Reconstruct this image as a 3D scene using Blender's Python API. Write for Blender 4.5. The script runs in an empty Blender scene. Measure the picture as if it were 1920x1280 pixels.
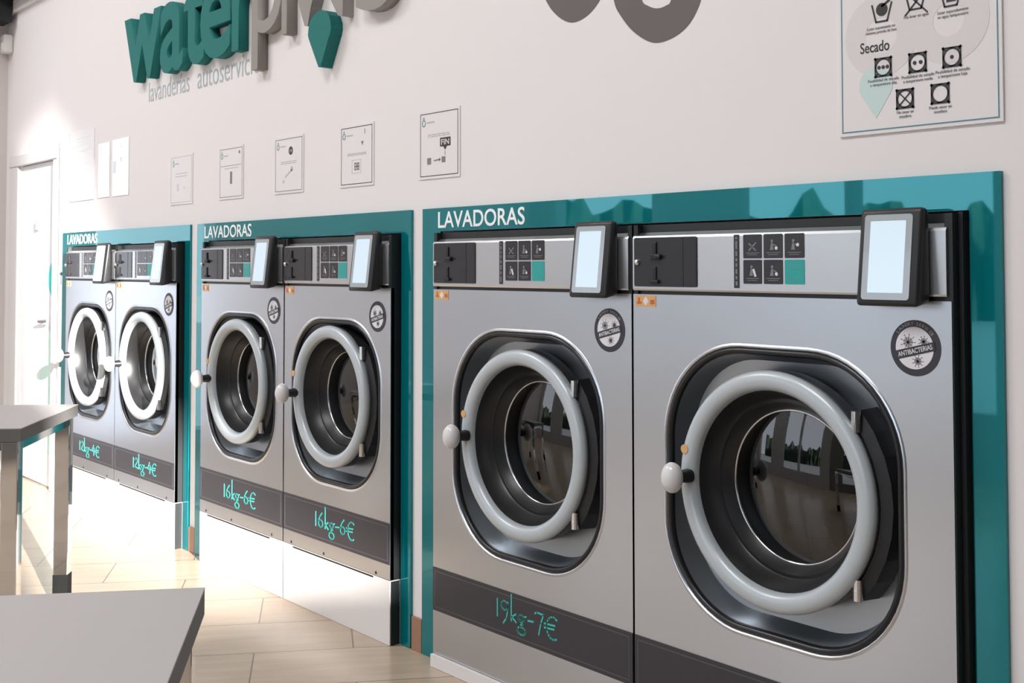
import bpy, bmesh, math, random
from mathutils import Vector, Matrix
random.seed(4)
SC = bpy.context.scene
COL = SC.collection
PI = math.pi

# ------------------------------------------------------------------ camera
CAM_Y, EYE = -2.596, 1.45
FPX, CYPX, YAW, PITCH, ROLL = 2218.9, 417.8, 0.885, 0.037, -0.001
cd = bpy.data.cameras.new('camera')
cam = bpy.data.objects.new('camera', cd); COL.objects.link(cam)
fwd = Vector((-math.sin(YAW)*math.cos(PITCH), math.cos(YAW)*math.cos(PITCH), math.sin(PITCH)))
rt = Vector((math.cos(YAW), math.sin(YAW), 0)); up = rt.cross(fwd)
r2 = rt*math.cos(ROLL) + up*math.sin(ROLL); u2 = up*math.cos(ROLL) - rt*math.sin(ROLL)
mw = Matrix((r2, u2, -fwd)).transposed().to_4x4(); mw.translation = Vector((0, CAM_Y, EYE))
cam.matrix_world = mw
cd.sensor_fit = 'HORIZONTAL'; cd.sensor_width = 36.0
cd.lens = FPX*36.0/1920.0
cd.shift_y = (CYPX-640.0)/1920.0
cd.clip_start = 0.05; cd.clip_end = 400
SC.camera = cam

# ------------------------------------------------------------------ world, sun, exposure
SC.view_settings.view_transform = 'Standard'; SC.view_settings.look = 'None'
SC.view_settings.gamma = 1.0; SC.view_settings.use_curve_mapping = False
SC.view_settings.exposure = 0.34
W = bpy.data.worlds.new('sky'); SC.world = W; W.use_nodes = True
wn = W.node_tree; bg = wn.nodes['Background']
bg.inputs[0].default_value = (0.88, 0.95, 1.06, 1); bg.inputs[1].default_value = 1.7

SUN = Vector((-1.0, 0.20, -0.23))
sd = bpy.data.lights.new('sun', 'SUN'); sd.energy = 20.0; sd.angle = math.radians(0.5); sd.color = (1.0, 0.96, 0.91)
so = bpy.data.objects.new('sun', sd); COL.objects.link(so)
so.rotation_euler = SUN.to_track_quat('-Z', 'Y').to_euler(); so.location = (12, -5, 6)

def area(name, loc, aim, sx, sy, power, color):
    d = bpy.data.lights.new(name, 'AREA'); d.shape = 'RECTANGLE'; d.size = sx; d.size_y = sy
    d.energy = power; d.color = color
    o = bpy.data.objects.new(name, d); COL.objects.link(o); o.location = loc
    o.rotation_euler = Vector(aim).to_track_quat('-Z', 'Z').to_euler()
    return o
# unseen fill lamps added overhead to brighten the machine wall
for x, pw in ((-7.0, 115), (-2.2, 115)):
    area('overhead_fill_light', (x, -3.6, 5.7), (0, 0.25, -1), 2.6, 1.3, pw, (1.0, 0.98, 0.97))

# ------------------------------------------------------------------ materials
def mat(name, col, rough=0.5, metal=0.0, spec=0.5, coat=0.0, emit=None, estr=0.0, coat_rough=0.03):
    m = bpy.data.materials.new(name); m.use_nodes = True
    b = m.node_tree.nodes['Principled BSDF']
    b.inputs['Base Color'].default_value = (*col, 1); b.inputs['Roughness'].default_value = rough
    b.inputs['Metallic'].default_value = metal; b.inputs['Specular IOR Level'].default_value = spec
    b.inputs['Coat Weight'].default_value = coat; b.inputs['Coat Roughness'].default_value = coat_rough
    if emit:
        b.inputs['Emission Color'].default_value = (*emit, 1); b.inputs['Emission Strength'].default_value = estr
    return m
def noise_bump(m, scale, strength, dist=0.01, stretch=(1, 1, 1), detail=2):
    nt = m.node_tree; b = nt.nodes['Principled BSDF']
    tc = nt.nodes.new('ShaderNodeTexCoord'); mp = nt.nodes.new('ShaderNodeMapping'); mp.inputs['Scale'].default_value = stretch
    n = nt.nodes.new('ShaderNodeTexNoise'); n.inputs['Scale'].default_value = scale; n.inputs['Detail'].default_value = detail
    bp = nt.nodes.new('ShaderNodeBump'); bp.inputs['Strength'].default_value = strength; bp.inputs['Distance'].default_value = dist
    nt.links.new(tc.outputs['Object'], mp.inputs[0]); nt.links.new(mp.outputs[0], n.inputs['Vector'])
    nt.links.new(n.outputs['Fac'], bp.inputs['Height']); nt.links.new(bp.outputs[0], b.inputs['Normal'])
    return m
M = {}
M['wall'] = noise_bump(mat('white_wall_paint', (0.825, 0.79, 0.79), 0.75, spec=0.25), 60, 0.03, 0.002)
M['grey_wall'] = mat('grey_wall_paint', (0.66, 0.62, 0.61), 0.8, spec=0.2)
M['ceiling'] = mat('ceiling_paint', (0.55, 0.54, 0.53), 0.9, spec=0.1)
M['beam'] = mat('black_beam_paint', (0.012, 0.013, 0.015), 0.6)
M['trim'] = mat('white_trim', (0.74, 0.72, 0.71), 0.55)
M['teal'] = mat('teal_gloss_panel', (0.0, 0.145, 0.168), 0.02, spec=0.8)
M['teal'].node_tree.nodes['Principled BSDF'].inputs['IOR'].default_value = 1.8
M['teal'].node_tree.nodes['Principled BSDF'].inputs['Specular Tint'].default_value = (0.30, 0.92, 1.0, 1)
M['terracotta'] = mat('terracotta_skirting', (0.36, 0.19, 0.125), 0.4)
M['white_ink'] = mat('white_lettering', (0.93, 0.96, 0.96), 0.5)
M['steel'] = mat('brushed_steel', (0.635, 0.67, 0.72), 0.28, metal=1.0)
M['steel_console'] = mat('satin_steel', (0.64, 0.65, 0.67), 0.30, metal=0.95)
M['recess'] = mat('recess_grey_steel', (0.43, 0.47, 0.51), 0.30, metal=0.8)
M['black'] = mat('black_plastic', (0.012, 0.012, 0.014), 0.4)
M['foot'] = mat('black_rubber_foot', (0.005, 0.005, 0.005), 0.8, spec=0.15)
M['cabinet'] = mat('black_cabinet_paint', (0.012, 0.014, 0.015), 0.42)
M['rubber'] = mat('black_rubber', (0.012, 0.012, 0.014), 0.30)
M['ring'] = mat('silver_ring_paint', (0.50, 0.55, 0.585), 0.36, metal=0.15, coat=0.2)
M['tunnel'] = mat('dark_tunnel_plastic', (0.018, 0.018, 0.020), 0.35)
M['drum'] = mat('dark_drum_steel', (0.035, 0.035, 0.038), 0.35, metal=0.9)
M['rim'] = mat('polished_rim', (0.75, 0.75, 0.76), 0.12, metal=1.0)
M['knob'] = mat('pearl_knob', (0.74, 0.73, 0.73), 0.28, metal=0.0, coat=0.3)
M['plinth'] = mat('white_plinth', (0.76, 0.735, 0.725), 0.35)
M['strip'] = mat('anthracite_strip', (0.036, 0.034, 0.042), 0.32)
M['strip_line'] = mat('strip_grey_line', (0.085, 0.083, 0.095), 0.35)
M['chalk'] = mat('turquoise_chalk', (0.055, 0.50, 0.44), 0.7)
M['coin'] = mat('charcoal_coin_plate', (0.030, 0.029, 0.036), 0.20)
M['slot'] = mat('slot_black', (0.006, 0.006, 0.008), 0.5)
M['chrome'] = mat('chrome', (0.82, 0.82, 0.82), 0.06, metal=1.0)
M['label_dark'] = mat('label_charcoal', (0.030, 0.028, 0.034), 0.25)
M['label_teal'] = mat('label_teal', (0.02, 0.37, 0.35), 0.4)
M['pict'] = mat('label_pictogram_grey', (0.20, 0.20, 0.21), 0.5)
M['pict_white'] = mat('label_pictogram_white', (0.75, 0.75, 0.76), 0.5)
M['bezel'] = mat('screen_bezel_grey', (0.40, 0.45, 0.48), 0.15, coat=0.5)
M['screen'] = mat('lit_screen', (0.02, 0.02, 0.02), 0.2, emit=(0.74, 0.88, 1.0), estr=0.72)
M['orange'] = mat('orange_label', (0.68, 0.40, 0.16), 0.5)
M['orange2'] = mat('orange_dark', (0.55, 0.12, 0.03), 0.5)
M['badge_dark'] = mat('badge_dark', (0.035, 0.034, 0.045), 0.45)
M['badge_white'] = mat('badge_white', (0.76, 0.75, 0.79), 0.5)
M['badge_grey'] = mat('badge_grey', (0.40, 0.39, 0.42), 0.5)
M['teal_letter'] = mat('teal_foam_letter', (0.010, 0.165, 0.155), 0.6, spec=0.3)
M['grey_letter'] = mat('grey_foam_letter', (0.32, 0.295, 0.28), 0.65, spec=0.2)
M['tag_ink'] = mat('tagline_ink', (0.40, 0.46, 0.49), 0.6)
M['decal'] = mat('taupe_vinyl', (0.125, 0.106, 0.104), 0.5)
M['paper'] = mat('poster_paper', (0.80, 0.765, 0.77), 0.45)
M['bright_paper'] = mat('white_poster_paper', (0.90, 0.89, 0.90), 0.12, spec=0.8)
M['ink'] = mat('poster_ink', (0.035, 0.032, 0.036), 0.6)
M['ink_mid'] = mat('poster_ink_grey', (0.22, 0.20, 0.21), 0.6)
M['ink_faint'] = mat('poster_ink_faint', (0.76, 0.82, 0.84), 0.4)
M['ink_soft'] = mat('poster_ink_pale', (0.52, 0.49, 0.50), 0.6)
M['ink_pink'] = mat('poster_ink_pink', (0.68, 0.60, 0.64), 0.6)
M['ink_teal'] = mat('poster_ink_teal', (0.10, 0.34, 0.36), 0.6)
M['sign_border'] = mat('sign_border_blue', (0.10, 0.24, 0.29), 0.5)
M['wm_grey'] = mat('watermark_grey', (0.725, 0.69, 0.69), 0.45)
M['wm_teal'] = mat('watermark_teal', (0.58, 0.72, 0.715), 0.45)
M['table_top'] = mat('grey_laminate', (0.43, 0.405, 0.40), 0.5)
M['table_edge'] = mat('grey_laminate_edge', (0.15, 0.145, 0.143), 0.55, spec=0.3)
M['door_paint'] = mat('door_white', (0.82, 0.83, 0.84), 0.35)
M['mint'] = mat('mint_film', (0.62, 0.84, 0.74), 0.4)
M['cyan_film'] = mat('cyan_film', (0.04, 0.62, 0.58), 0.4)
M['frame_dark'] = mat('dark_window_frame', (0.05, 0.05, 0.055), 0.5)
M['foliage'] = noise_bump(mat('hedge_green', (0.030, 0.044, 0.028), 0.9), 3, 0.6, 0.2)
M['dimming_front'] = mat('dimming_front_dark', (0.20, 0.195, 0.19), 0.8)
M['dimming_wall'] = mat('dimming_wall_dark', (0.08, 0.08, 0.085), 0.8)
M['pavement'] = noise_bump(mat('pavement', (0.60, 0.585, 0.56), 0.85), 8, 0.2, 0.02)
M['bounce_ground'] = mat('bounce_ground', (0.82, 0.81, 0.80), 0.8)
M['render'] = mat('blocker_dark', (0.09, 0.085, 0.08), 0.9)  # dark tone of the unseen sun blockers
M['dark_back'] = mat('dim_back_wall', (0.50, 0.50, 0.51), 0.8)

# floor: wood-look ceramic tiles laid 60 degrees to the machine wall
m = mat('beige_tile', (0.5, 0.4, 0.3), 0.24, spec=0.5); M['floor'] = m
nt = m.node_tree; b = nt.nodes['Principled BSDF']; L = nt.links
tc = nt.nodes.new('ShaderNodeTexCoord'); mp = nt.nodes.new('ShaderNodeMapping')
mp.inputs['Rotation'].default_value = (0, 0, math.radians(-60)); 
mp.inputs['Location'].default_value = (-0.111, 0.069, 0)
br = nt.nodes.new('ShaderNodeTexBrick')
br.inputs['Scale'].default_value = 1.0; br.inputs['Brick Width'].default_value = 0.74; br.inputs['Row Height'].default_value = 0.375
br.inputs['Mortar Size'].default_value = 0.0032; br.inputs['Mortar Smooth'].default_value = 0.2
br.inputs['Color1'].default_value = (0.54, 0.43, 0.325, 1); br.inputs['Color2'].default_value = (0.49, 0.385, 0.285, 1)
br.inputs['Mortar'].default_value = (0.20, 0.155, 0.115, 1); br.offset = 0.5
mp2 = nt.nodes.new('ShaderNodeMapping'); mp2.inputs['Scale'].default_value = (1.2, 9, 1)
nz = nt.nodes.new('ShaderNodeTexNoise'); nz.inputs['Scale'].default_value = 2.2; nz.inputs['Detail'].default_value = 5
mx = nt.nodes.new('ShaderNodeMix'); mx.data_type = 'RGBA'; mx.blend_type = 'MULTIPLY'; mx.inputs[0].default_value = 0.55
cr = nt.nodes.new('ShaderNodeValToRGB'); cr.color_ramp.elements[0].position = 0.3; cr.color_ramp.elements[1].position = 0.7
cr.color_ramp.elements[0].color = (0.74, 0.72, 0.70, 1); cr.color_ramp.elements[1].color = (1, 1, 1, 1)
bp = nt.nodes.new('ShaderNodeBump'); bp.inputs['Strength'].default_value = 0.25; bp.inputs['Distance'].default_value = 0.004; bp.invert = True
L.new(tc.outputs['Object'], mp.inputs[0]); L.new(mp.outputs[0], br.inputs['Vector']); L.new(mp.outputs[0], mp2.inputs[0])
L.new(mp2.outputs[0], nz.inputs['Vector']); L.new(nz.outputs['Fac'], cr.inputs[0])
L.new(br.outputs['Color'], mx.inputs[6]); L.new(cr.outputs[0], mx.inputs[7]); L.new(mx.outputs[2], b.inputs['Base Color'])
L.new(br.outputs['Fac'], bp.inputs['Height']); L.new(bp.outputs[0], b.inputs['Normal'])

# door glass: clear with mirror-like surface reflection
m = bpy.data.materials.new('door_glass'); m.use_nodes = True; M['glass'] = m
nt = m.node_tree; nt.nodes.clear()
out = nt.nodes.new('ShaderNodeOutputMaterial'); ms = nt.nodes.new('ShaderNodeMixShader')
tr = nt.nodes.new('ShaderNodeBsdfTransparent'); tr.inputs[0].default_value = (0.35, 0.35, 0.36, 1)
gl = nt.nodes.new('ShaderNodeBsdfGlossy'); gl.inputs['Roughness'].default_value = 0.02
fr = nt.nodes.new('ShaderNodeFresnel'); fr.inputs[0].default_value = 1.95
nt.links.new(fr.outputs[0], ms.inputs[0]); nt.links.new(tr.outputs[0], ms.inputs[1]); nt.links.new(gl.outputs[0], ms.inputs[2])
nt.links.new(ms.outputs[0], out.inputs[0])

# ------------------------------------------------------------------ mesh helpers
def obj(name, bm, material, parent=None, smooth=False, loc=None):
    bmesh.ops.recalc_face_normals(bm, faces=bm.faces)
    me = bpy.data.meshes.new(name); bm.to_mesh(me); bm.free()
    me.materials.append(M[material] if isinstance(material, str) else material)
    if smooth:
        for p in me.polygons: p.use_smooth = True
    o = bpy.data.objects.new(name, me); COL.objects.link(o)
    if parent: o.parent = parent
    if loc: o.location = loc
    if smooth == 'auto':
        o.select_set(False)
        me.set_sharp_from_angle(angle=math.radians(38))
    return o
def box(bm, x0, x1, y0, y1, z0, z1, bevel=0.0, seg=2):
    vs = [bm.verts.new((x, y, z)) for x in (x0, x1) for y in (y0, y1) for z in (z0, z1)]
    fs = [(0,1,3,2),(4,6,7,5),(0,4,5,1),(2,3,7,6),(0,2,6,4),(1,5,7,3)]
    faces = [bm.faces.new([vs[i] for i in f]) for f in fs]
    if bevel:
        es = list({e for f in faces for e in f.edges})
        bmesh.ops.bevel(bm, geom=es, offset=bevel, segments=seg, profile=0.5, affect='EDGES')
    return bm
def BOX(*a, **k): return box(bmesh.new(), *a, **k)
def rrect(cx, cz, hw, hh, r, n=10, off=0.0):
    pts = []; hw += off; hh += off; r = max(0.001, r+off)
    for (sx, sz, a0) in ((1, 1, 0), (-1, 1, PI/2), (-1, -1, PI), (1, -1, 1.5*PI)):
        for k in range(n+1):
            a = a0 + (PI/2)*k/n
            pts.append((cx+sx*(hw-r)+r*math.cos(a), cz+sz*(hh-r)+r*math.sin(a)))
    return pts
def circ(cx, cz, r, n=64): return [(cx+r*math.cos(2*PI*k/n), cz+r*math.sin(2*PI*k/n)) for k in range(n)]
def loft(bm, loops, cap0=False, cap1=False):
    """loops: list of (points, y) of equal length, closed"""
    prev = None; first = None
    for pts, y in loops:
        row = [bm.verts.new((p[0], y, p[1])) for p in pts]
        if prev:
            n = len(row)
            for i in range(n): bm.faces.new((prev[i], prev[(i+1) % n], row[(i+1) % n], row[i]))
        else: first = row
        prev = row
    if cap0: bm.faces.new(first)
    if cap1: bm.faces.new(prev)
    return bm
def plate(bm, pts, y_front, thick):
    """flat shape with thickness, facing -y"""
    loft(bm, [(pts, y_front+thick), (pts, y_front)], True, True); return bm
def PLATE(pts, y, t): return plate(bmesh.new(), pts, y, t)
def RECT(x0, x1, z0, z1): return [(x0, z0), (x1, z0), (x1, z1), (x0, z1)]
def frame(bm, x0, x1, z0, z1, w, y, t):
    for a in ((x0, x1, z1-w, z1), (x0, x1, z0, z0+w), (x0, x0+w, z0+w, z1-w), (x1-w, x1, z0+w, z1-w)):
        plate(bm, RECT(*a), y, t)
    return bm
def ring_plate(bm, cx, cz, r0, r1, y, t, n=48):
    a, c = circ(cx, cz, r0, n), circ(cx, cz, r1, n)
    loft(bm, [(a, y+t), (a, y), (c, y), (c, y+t)]); return bm
def stroke(bm, pts, w, y, t, closed=False):
    """a pen line of width w along points in the x-z plane"""
    n = len(pts)
    for i in range(n if closed else n-1):
        a = Vector(pts[i]); c = Vector(pts[(i+1) % n]); d = c-a
        if d.length < 1e-6: continue
        d.normalize(); p = Vector((-d[1], d[0]))*w/2; e = d*w*0.35
        plate(bm, [tuple(a-e-p), tuple(c+e-p), tuple(c+e+p), tuple(a-e+p)], y, t)
    return bm
def solid_with_hole(bm, outer, inner, y):
    vo = [bm.verts.new((p[0], y, p[1])) for p in outer]; vi = [bm.verts.new((p[0], y, p[1])) for p in inner]
    es = [bm.edges.new((v[i], v[(i+1) % len(v)])) for v in (vo, vi) for i in range(len(v))]
    bmesh.ops.triangle_fill(bm, use_beauty=True, use_dissolve=False, edges=es)
    return vo, vi
def tube(bm, a, c, r, n=16, r2=None, caps=True):
    a = Vector(a); c = Vector(c); d = (c-a).normalized(); q = d.to_track_quat('Z', 'Y')
    r2 = r if r2 is None else r2
    A = [bm.verts.new(a+q@Vector((r*math.cos(2*PI*k/n), r*math.sin(2*PI*k/n), 0))) for k in range(n)]
    B = [bm.verts.new(c+q@Vector((r2*math.cos(2*PI*k/n), r2*math.sin(2*PI*k/n), 0))) for k in range(n)]
    for k in range(n): bm.faces.new((A[k], A[(k+1) % n], B[(k+1) % n], B[k]))
    if caps: bm.faces.new(A); bm.faces.new(B)
    return bm
def ball(bm, c, rx, ry, rz, n=20):
    r = bmesh.ops.create_uvsphere(bm, u_segments=n, v_segments=n//2+2, radius=1.0)
    for v in r['verts']: v.co = Vector((c[0]+v.co.x*rx, c[1]+v.co.y*ry, c[2]+v.co.z*rz))
    return bm

def text_mesh(s, x0, z0, width=None, height=None, y=0.0, depth=0.001, offset=0.0, box_fit=None, rot=0.0, spacing=1.0, bevel=0.0):
    """lettering as a bmesh in the x-z plane facing -y; fitted to width and/or height"""
    cu = bpy.data.curves.new('lettering', 'FONT'); cu.body = s; cu.extrude = 0.05; cu.offset = offset
    cu.space_character = spacing; cu.resolution_u = 5
    o = bpy.data.objects.new('lettering', cu); COL.objects.link(o)
    dg = bpy.context.evaluated_depsgraph_get(); dg.update()
    me = bpy.data.meshes.new_from_object(o.evaluated_get(dg))
    bm = bmesh.new(); bm.from_mesh(me)
    bpy.data.objects.remove(o); bpy.data.curves.remove(cu); bpy.data.meshes.remove(me)
    xs = [v.co.x for v in bm.verts]; ys = [v.co.y for v in bm.verts]; zs = [v.co.z for v in bm.verts]
    lx, hx, ly, hy = min(xs), max(xs), min(ys), max(ys); hz = max(zs)
    if box_fit: bx0, bx1, bz0, bz1 = box_fit
    for v in bm.verts:
        px, py, pz = v.co
        if box_fit:
            X = bx0+(px-lx)/(hx-lx)*(bx1-bx0); Z = bz0+(py-ly)/(hy-ly)*(bz1-bz0)
        else:
            k = height/0.70 if height else width/(hx-lx)
            kx = width/(hx-lx) if width else k
            dx, dz = (px-lx)*kx, py*k
            X = x0+dx*math.cos(rot)-dz*math.sin(rot); Z = z0+dx*math.sin(rot)+dz*math.cos(rot)
        v.co = (X, y if pz > 0 else y+depth, Z)
    bmesh.ops.remove_doubles(bm, verts=bm.verts, dist=1e-6)
    return bm

def thing(name, label, cat, loc=(0, 0, 0), group=None):
    o = bpy.data.objects.new(name, None); COL.objects.link(o); o.location = loc; o.empty_display_size = 0.1
    o['label'] = label; o['category'] = cat
    if group: o['group'] = group
    return o
def tag(o, label, cat, group=None):
    o['label'] = label; o['category'] = cat
    if group: o['group'] = group
    return o
def struct(o, label=None, cat=None):
    o['kind'] = 'structure'
    if label: o['label'] = label
    if cat: o['category'] = cat
    return o

# ================================================================== SETTING
FY = -5.0          # inner face of the shop front behind the camera
XL, XR, CEIL = -8.98, 4.0, 5.9
bm = BOX(XL-0.2, XR+0.2, FY-0.2, 1.1, -0.1, 0.0)
struct(obj('floor', bm, 'floor'), 'beige wood-look ceramic tile floor laid on the diagonal', 'floor')

# wall with niches for the three banks of machines and the doorway
NICHES = [(-8.62, -7.90, 2.165), (-7.53, -5.845, 1.582), (-5.56, -3.838, 1.582), (-3.578, -1.466, 1.582)]
bm = bmesh.new(); x = XL-0.2; TH = 0.16
for a, c, z in NICHES:
    box(bm, x, a, 0, TH, 0, CEIL); box(bm, a, c, 0, TH, z, CEIL); x = c
box(bm, x, XR+0.2, 0, TH, 0, CEIL)
struct(obj('wall_back', bm, 'wall'), 'white wall behind and above the washing machines', 'wall')
# left wall with a tall glazed opening
bm = bmesh.new()
box(bm, XL-0.2, XL, -0.68, 0, 0, CEIL); box(bm, XL-0.2, XL, FY, -1.65, 0, CEIL)
box(bm, XL-0.2, XL, -1.65, -0.68, 0, 0.15); box(bm, XL-0.2, XL, -1.65, -0.68, 3.15, CEIL)
struct(obj('wall_left', bm, 'grey_wall'), 'grey end wall at the far left beside the door', 'wall')
bm = bmesh.new(); box(bm, XR, XR+0.05, FY, -3.2, 0, CEIL); box(bm, XR, XR+0.05, -1.38, 0, 0, CEIL); box(bm, XR, XR+0.05, -3.2, -1.38, 0, 1.7); box(bm, XR, XR+0.05, -3.2, -1.38, 5.75, CEIL)
struct(obj('wall_right', bm, 'dimming_wall'), 'unseen right end wall, darkened to cut light, with an opening added for the sun', 'wall')  # dark tone keeps letter sides shaded; opening added to admit the sun
# shop front behind the camera: glazed openings between solid piers
def front(xa, xb, wins, nm, m, lab):
    bm = bmesh.new(); x = xa
    for a, c, z0, z1 in wins:
        box(bm, x, a, FY-0.15, FY, 0, CEIL); box(bm, a, c, FY-0.15, FY, 0, z0); box(bm, a, c, FY-0.15, FY, z1, CEIL); x = c
    box(bm, x, xb, FY-0.15, FY, 0, CEIL)
    struct(obj(nm, bm, m), lab, 'wall')
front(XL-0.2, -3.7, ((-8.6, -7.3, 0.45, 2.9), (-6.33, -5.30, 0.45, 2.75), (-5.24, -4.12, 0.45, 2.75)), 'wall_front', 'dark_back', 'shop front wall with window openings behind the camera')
front(-3.7, XR+0.2, ((-3.2, -0.6, 0.3, 3.2),), 'wall_front', 'dimming_front', 'unseen shop front stretch darkened to cut bounce, with a wide opening added for fill')  # darkened to cut bounce on letter sides; opening added for fill light
bm = BOX(XL-0.2, XR+0.2, FY-0.15, TH, CEIL, CEIL+0.15)
struct(obj('ceiling', bm, 'ceiling'), 'high ceiling', 'ceiling')
# cornice, beam, baseboard pieces, wall conduit
bm = BOX(XL, XR, -0.035, 0, 3.275, 3.36, bevel=0.004)
struct(obj('trim_1', bm, 'trim'), 'white cornice rail high on the wall', 'trim')
bm = BOX(XL, XR, -0.16, -0.001, 3.362, 3.50)
struct(obj('trim_2', bm, 'beam'), 'black cable tray above the white cornice', 'trim')
bm = BOX(XL+0.001, -8.765, -1.6, -0.04, 3.205, 3.36)
struct(obj('trim_3', bm, 'beam'), 'black beam box in the top left corner', 'trim')
bm = BOX(-7.775, -7.745, -0.02, 0, 0, 2.285, bevel=0.003)
struct(obj('trim_4', bm, 'trim'), 'thin white conduit beside the door', 'trim')
bm = bmesh.new()
for a, c in ((-3.765, -3.70), (-5.775, -5.705), (-1.38, XR)):
    box(bm, a, c, -0.012, 0, 0, 0.125, bevel=0.002)
struct(obj('baseboard_back', bm, 'terracotta'), 'terracotta skirting between the teal panels', 'baseboard')

# door at the far left
d = thing('door_1', 'white door standing in sunlight at the far left of the wall', 'door', (-8.26, 0, 0)); d['kind'] = 'structure'
bm = bmesh.new()
box(bm, -0.575, -0.39, -0.022, 0.02, 0, 2.16, bevel=0.004); box(bm, 0.36, 0.44, -0.022, 0.02, 0, 2.16, bevel=0.004)
box(bm, -0.575, 0.44, -0.03, 0.02, 2.16, 2.235, bevel=0.004)
box(bm, -0.358, -0.335, 0.046, 0.10, 0, 2.15); box(bm, 0.335, 0.358, 0.046, 0.10, 0, 2.15); box(bm, -0.335, 0.335, 0.046, 0.10, 2.125, 2.15)
obj('door_frame', bm, 'trim', d)
lf = obj('door_leaf', BOX(-0.385, 0.356, 0.004, 0.044, 0.01, 2.155, bevel=0.003), 'door_paint', d)
obj('door_film', PLATE([(0.17+0.0*k, 0) for k in range(0)] or RECT(0.06, 0.345, 0.22, 1.03), 0.0027, 0.0014), 'mint', lf)['label'] = 'pale mint film on the lower door'
pts = [(0.352, 1.24)] + [(0.352-0.13*math.sin(PI*k/16), 1.37-0.13*math.cos(PI*k/16)) for k in range(17)]
obj('door_emblem', PLATE(pts[1:], 0.0027, 0.0014), 'cyan_film', lf)['label'] = 'turquoise half disc on the door'
bm = BOX(-0.03, 0.02, -0.012, 0.0035, 1.70, 1.76, bevel=0.004)
obj('door_closer', bm, 'ink_soft', d)
bm = bmesh.new(); tube(bm, (0.17, 0.0035, 1.09), (0.17, -0.035, 1.09), 0.01); tube(bm, (0.15, -0.035, 1.09), (0.33, -0.035, 1.10), 0.009)
obj('door_handle', bm, 'ink_mid', d)

# motion detector on the left wall
bm = BOX(-0.045, 0.045, -0.07, -0.0005, 0, 0.135, bevel=0.014, seg=3)
t = thing('motion_detector', 'small white motion detector high in the left corner', 'detector', (-8.90, 0, 2.995))
obj('housing', bm, 'trim', t, smooth='auto')
obj('lens', BOX(-0.028, 0.028, -0.074, -0.066, 0.02, 0.075, bevel=0.0035), 'bright_paper', t, smooth='auto')

# teal frames round each bank
PANELS = [(-7.745, -5.785, -7.53, -5.845, 'LAVADORAS', -7.633, -7.11, 'teal gloss panel framing the far left pair of washing machines'),
          (-5.70, -3.772, -5.56, -3.838, 'LAVADORAS', -5.61, -5.098, 'teal gloss panel framing the middle pair of washing machines'),
          (-3.695, -1.388, -3.578, -1.466, 'LAVADORAS', -3.592, -3.088, 'teal gloss panel framing the two large washing machines at right')]
for x0, x1, h0, h1, s, l0, l1, lab in PANELS:
    cx = (x0+x1)/2
    t = thing('wall_panel', lab, 'panel', (cx, 0, 0), 'teal wall panels')
    o_, i_ = [(x0-cx, 0.002), (x0-cx, 1.669), (x1-cx, 1.669), (x1-cx, 0.002)], [(h0-cx, 0.002), (h0-cx, 1.582), (h1-cx, 1.582), (h1-cx, 0.002)]
    outline = [o_[0], o_[1], o_[2], o_[3], i_[3], i_[2], i_[1], i_[0]]
    bm = bmesh.new()
    A = [bm.verts.new((p[0], -0.012, p[1])) for p in outline]; Bk = [bm.verts.new((p[0], 0, p[1])) for p in outline]
    for q in ((0, 1, 6, 7), (1, 2, 5, 6), (2, 3, 4, 5)):
        bm.faces.new([A[i] for i in q]); bm.faces.new([Bk[i] for i in reversed(q)])
    for i in range(8): bm.faces.new((A[i], A[(i+1) % 8], Bk[(i+1) % 8], Bk[i]))
    obj('panel', bm, 'teal', t)
    bm = text_mesh(s, 0, 0, y=-0.0135, depth=0.0014, offset=0.012, box_fit=(l0-cx, l1-cx, 1.594, 1.655))
    obj('lettering', bm, 'white_ink', t)['label'] = 'white word LAVADORAS'

# ================================================================== WASHING MACHINES
F = -0.055
# handwriting strokes in a unit cell (x right, z up; 0 = baseline, 1 = digit height)
def arc(cx, cz, rx, rz, a0, a1, n=10): return [(cx+rx*math.cos(math.radians(a0+(a1-a0)*k/n)), cz+rz*math.sin(math.radians(a0+(a1-a0)*k/n))) for k in range(n+1)]
GL = {'1': (0.28, [[(0.12, 1.0), (0.12, 0.0)]]),
      '2': (0.48, [arc(0.2, 0.76, 0.17, 0.24, 160, -30, 8)+[(0.03, 0.04), (0.12, 0.1), (0.42, 0.02)]]),
      '6': (0.52, [[(0.34, 1.0), (0.16, 0.72), (0.06, 0.40)]+arc(0.22, 0.25, 0.17, 0.25, 150, 500, 14)]),
      '9': (0.46, [arc(0.20, 0.74, 0.16, 0.26, 0, 360, 12), [(0.36, 0.98), (0.36, 0.5), (0.29, 0.05), (0.14, -0.28)]]),
      '4': (0.50, [[(0.26, 1.0), (0.03, 0.30), (0.46, 0.36)], [(0.34, 0.72), (0.30, -0.10)]]),
      '7': (0.46, [[(0.02, 0.90), (0.12, 0.98), (0.42, 0.95), (0.30, 0.45), (0.20, -0.22)]]),
      'k': (0.36, [[(0.08, 1.5), (0.08, 0.0)], [(0.30, 0.46), (0.10, 0.24), (0.32, 0.0)]]),
      'g': (0.50, [arc(0.20, 0.34, 0.14, 0.17, 0, 360, 12), [(0.34, 0.46), (0.44, 0.52)], [(0.14, 0.16), (0.30, 0.05), (0.14, -0.08)]+arc(0.21, -0.38, 0.20, 0.22, 110, -230, 12)]),
      '-': (0.34, [[(0.03, 0.34), (0.28, 0.38)]]),
      'e': (0.62, [arc(0.40, 0.40, 0.30, 0.62, 55, 300, 12), [(0.0, 0.52), (0.48, 0.58)], [(0.0, 0.30), (0.44, 0.36)]])}
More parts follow.
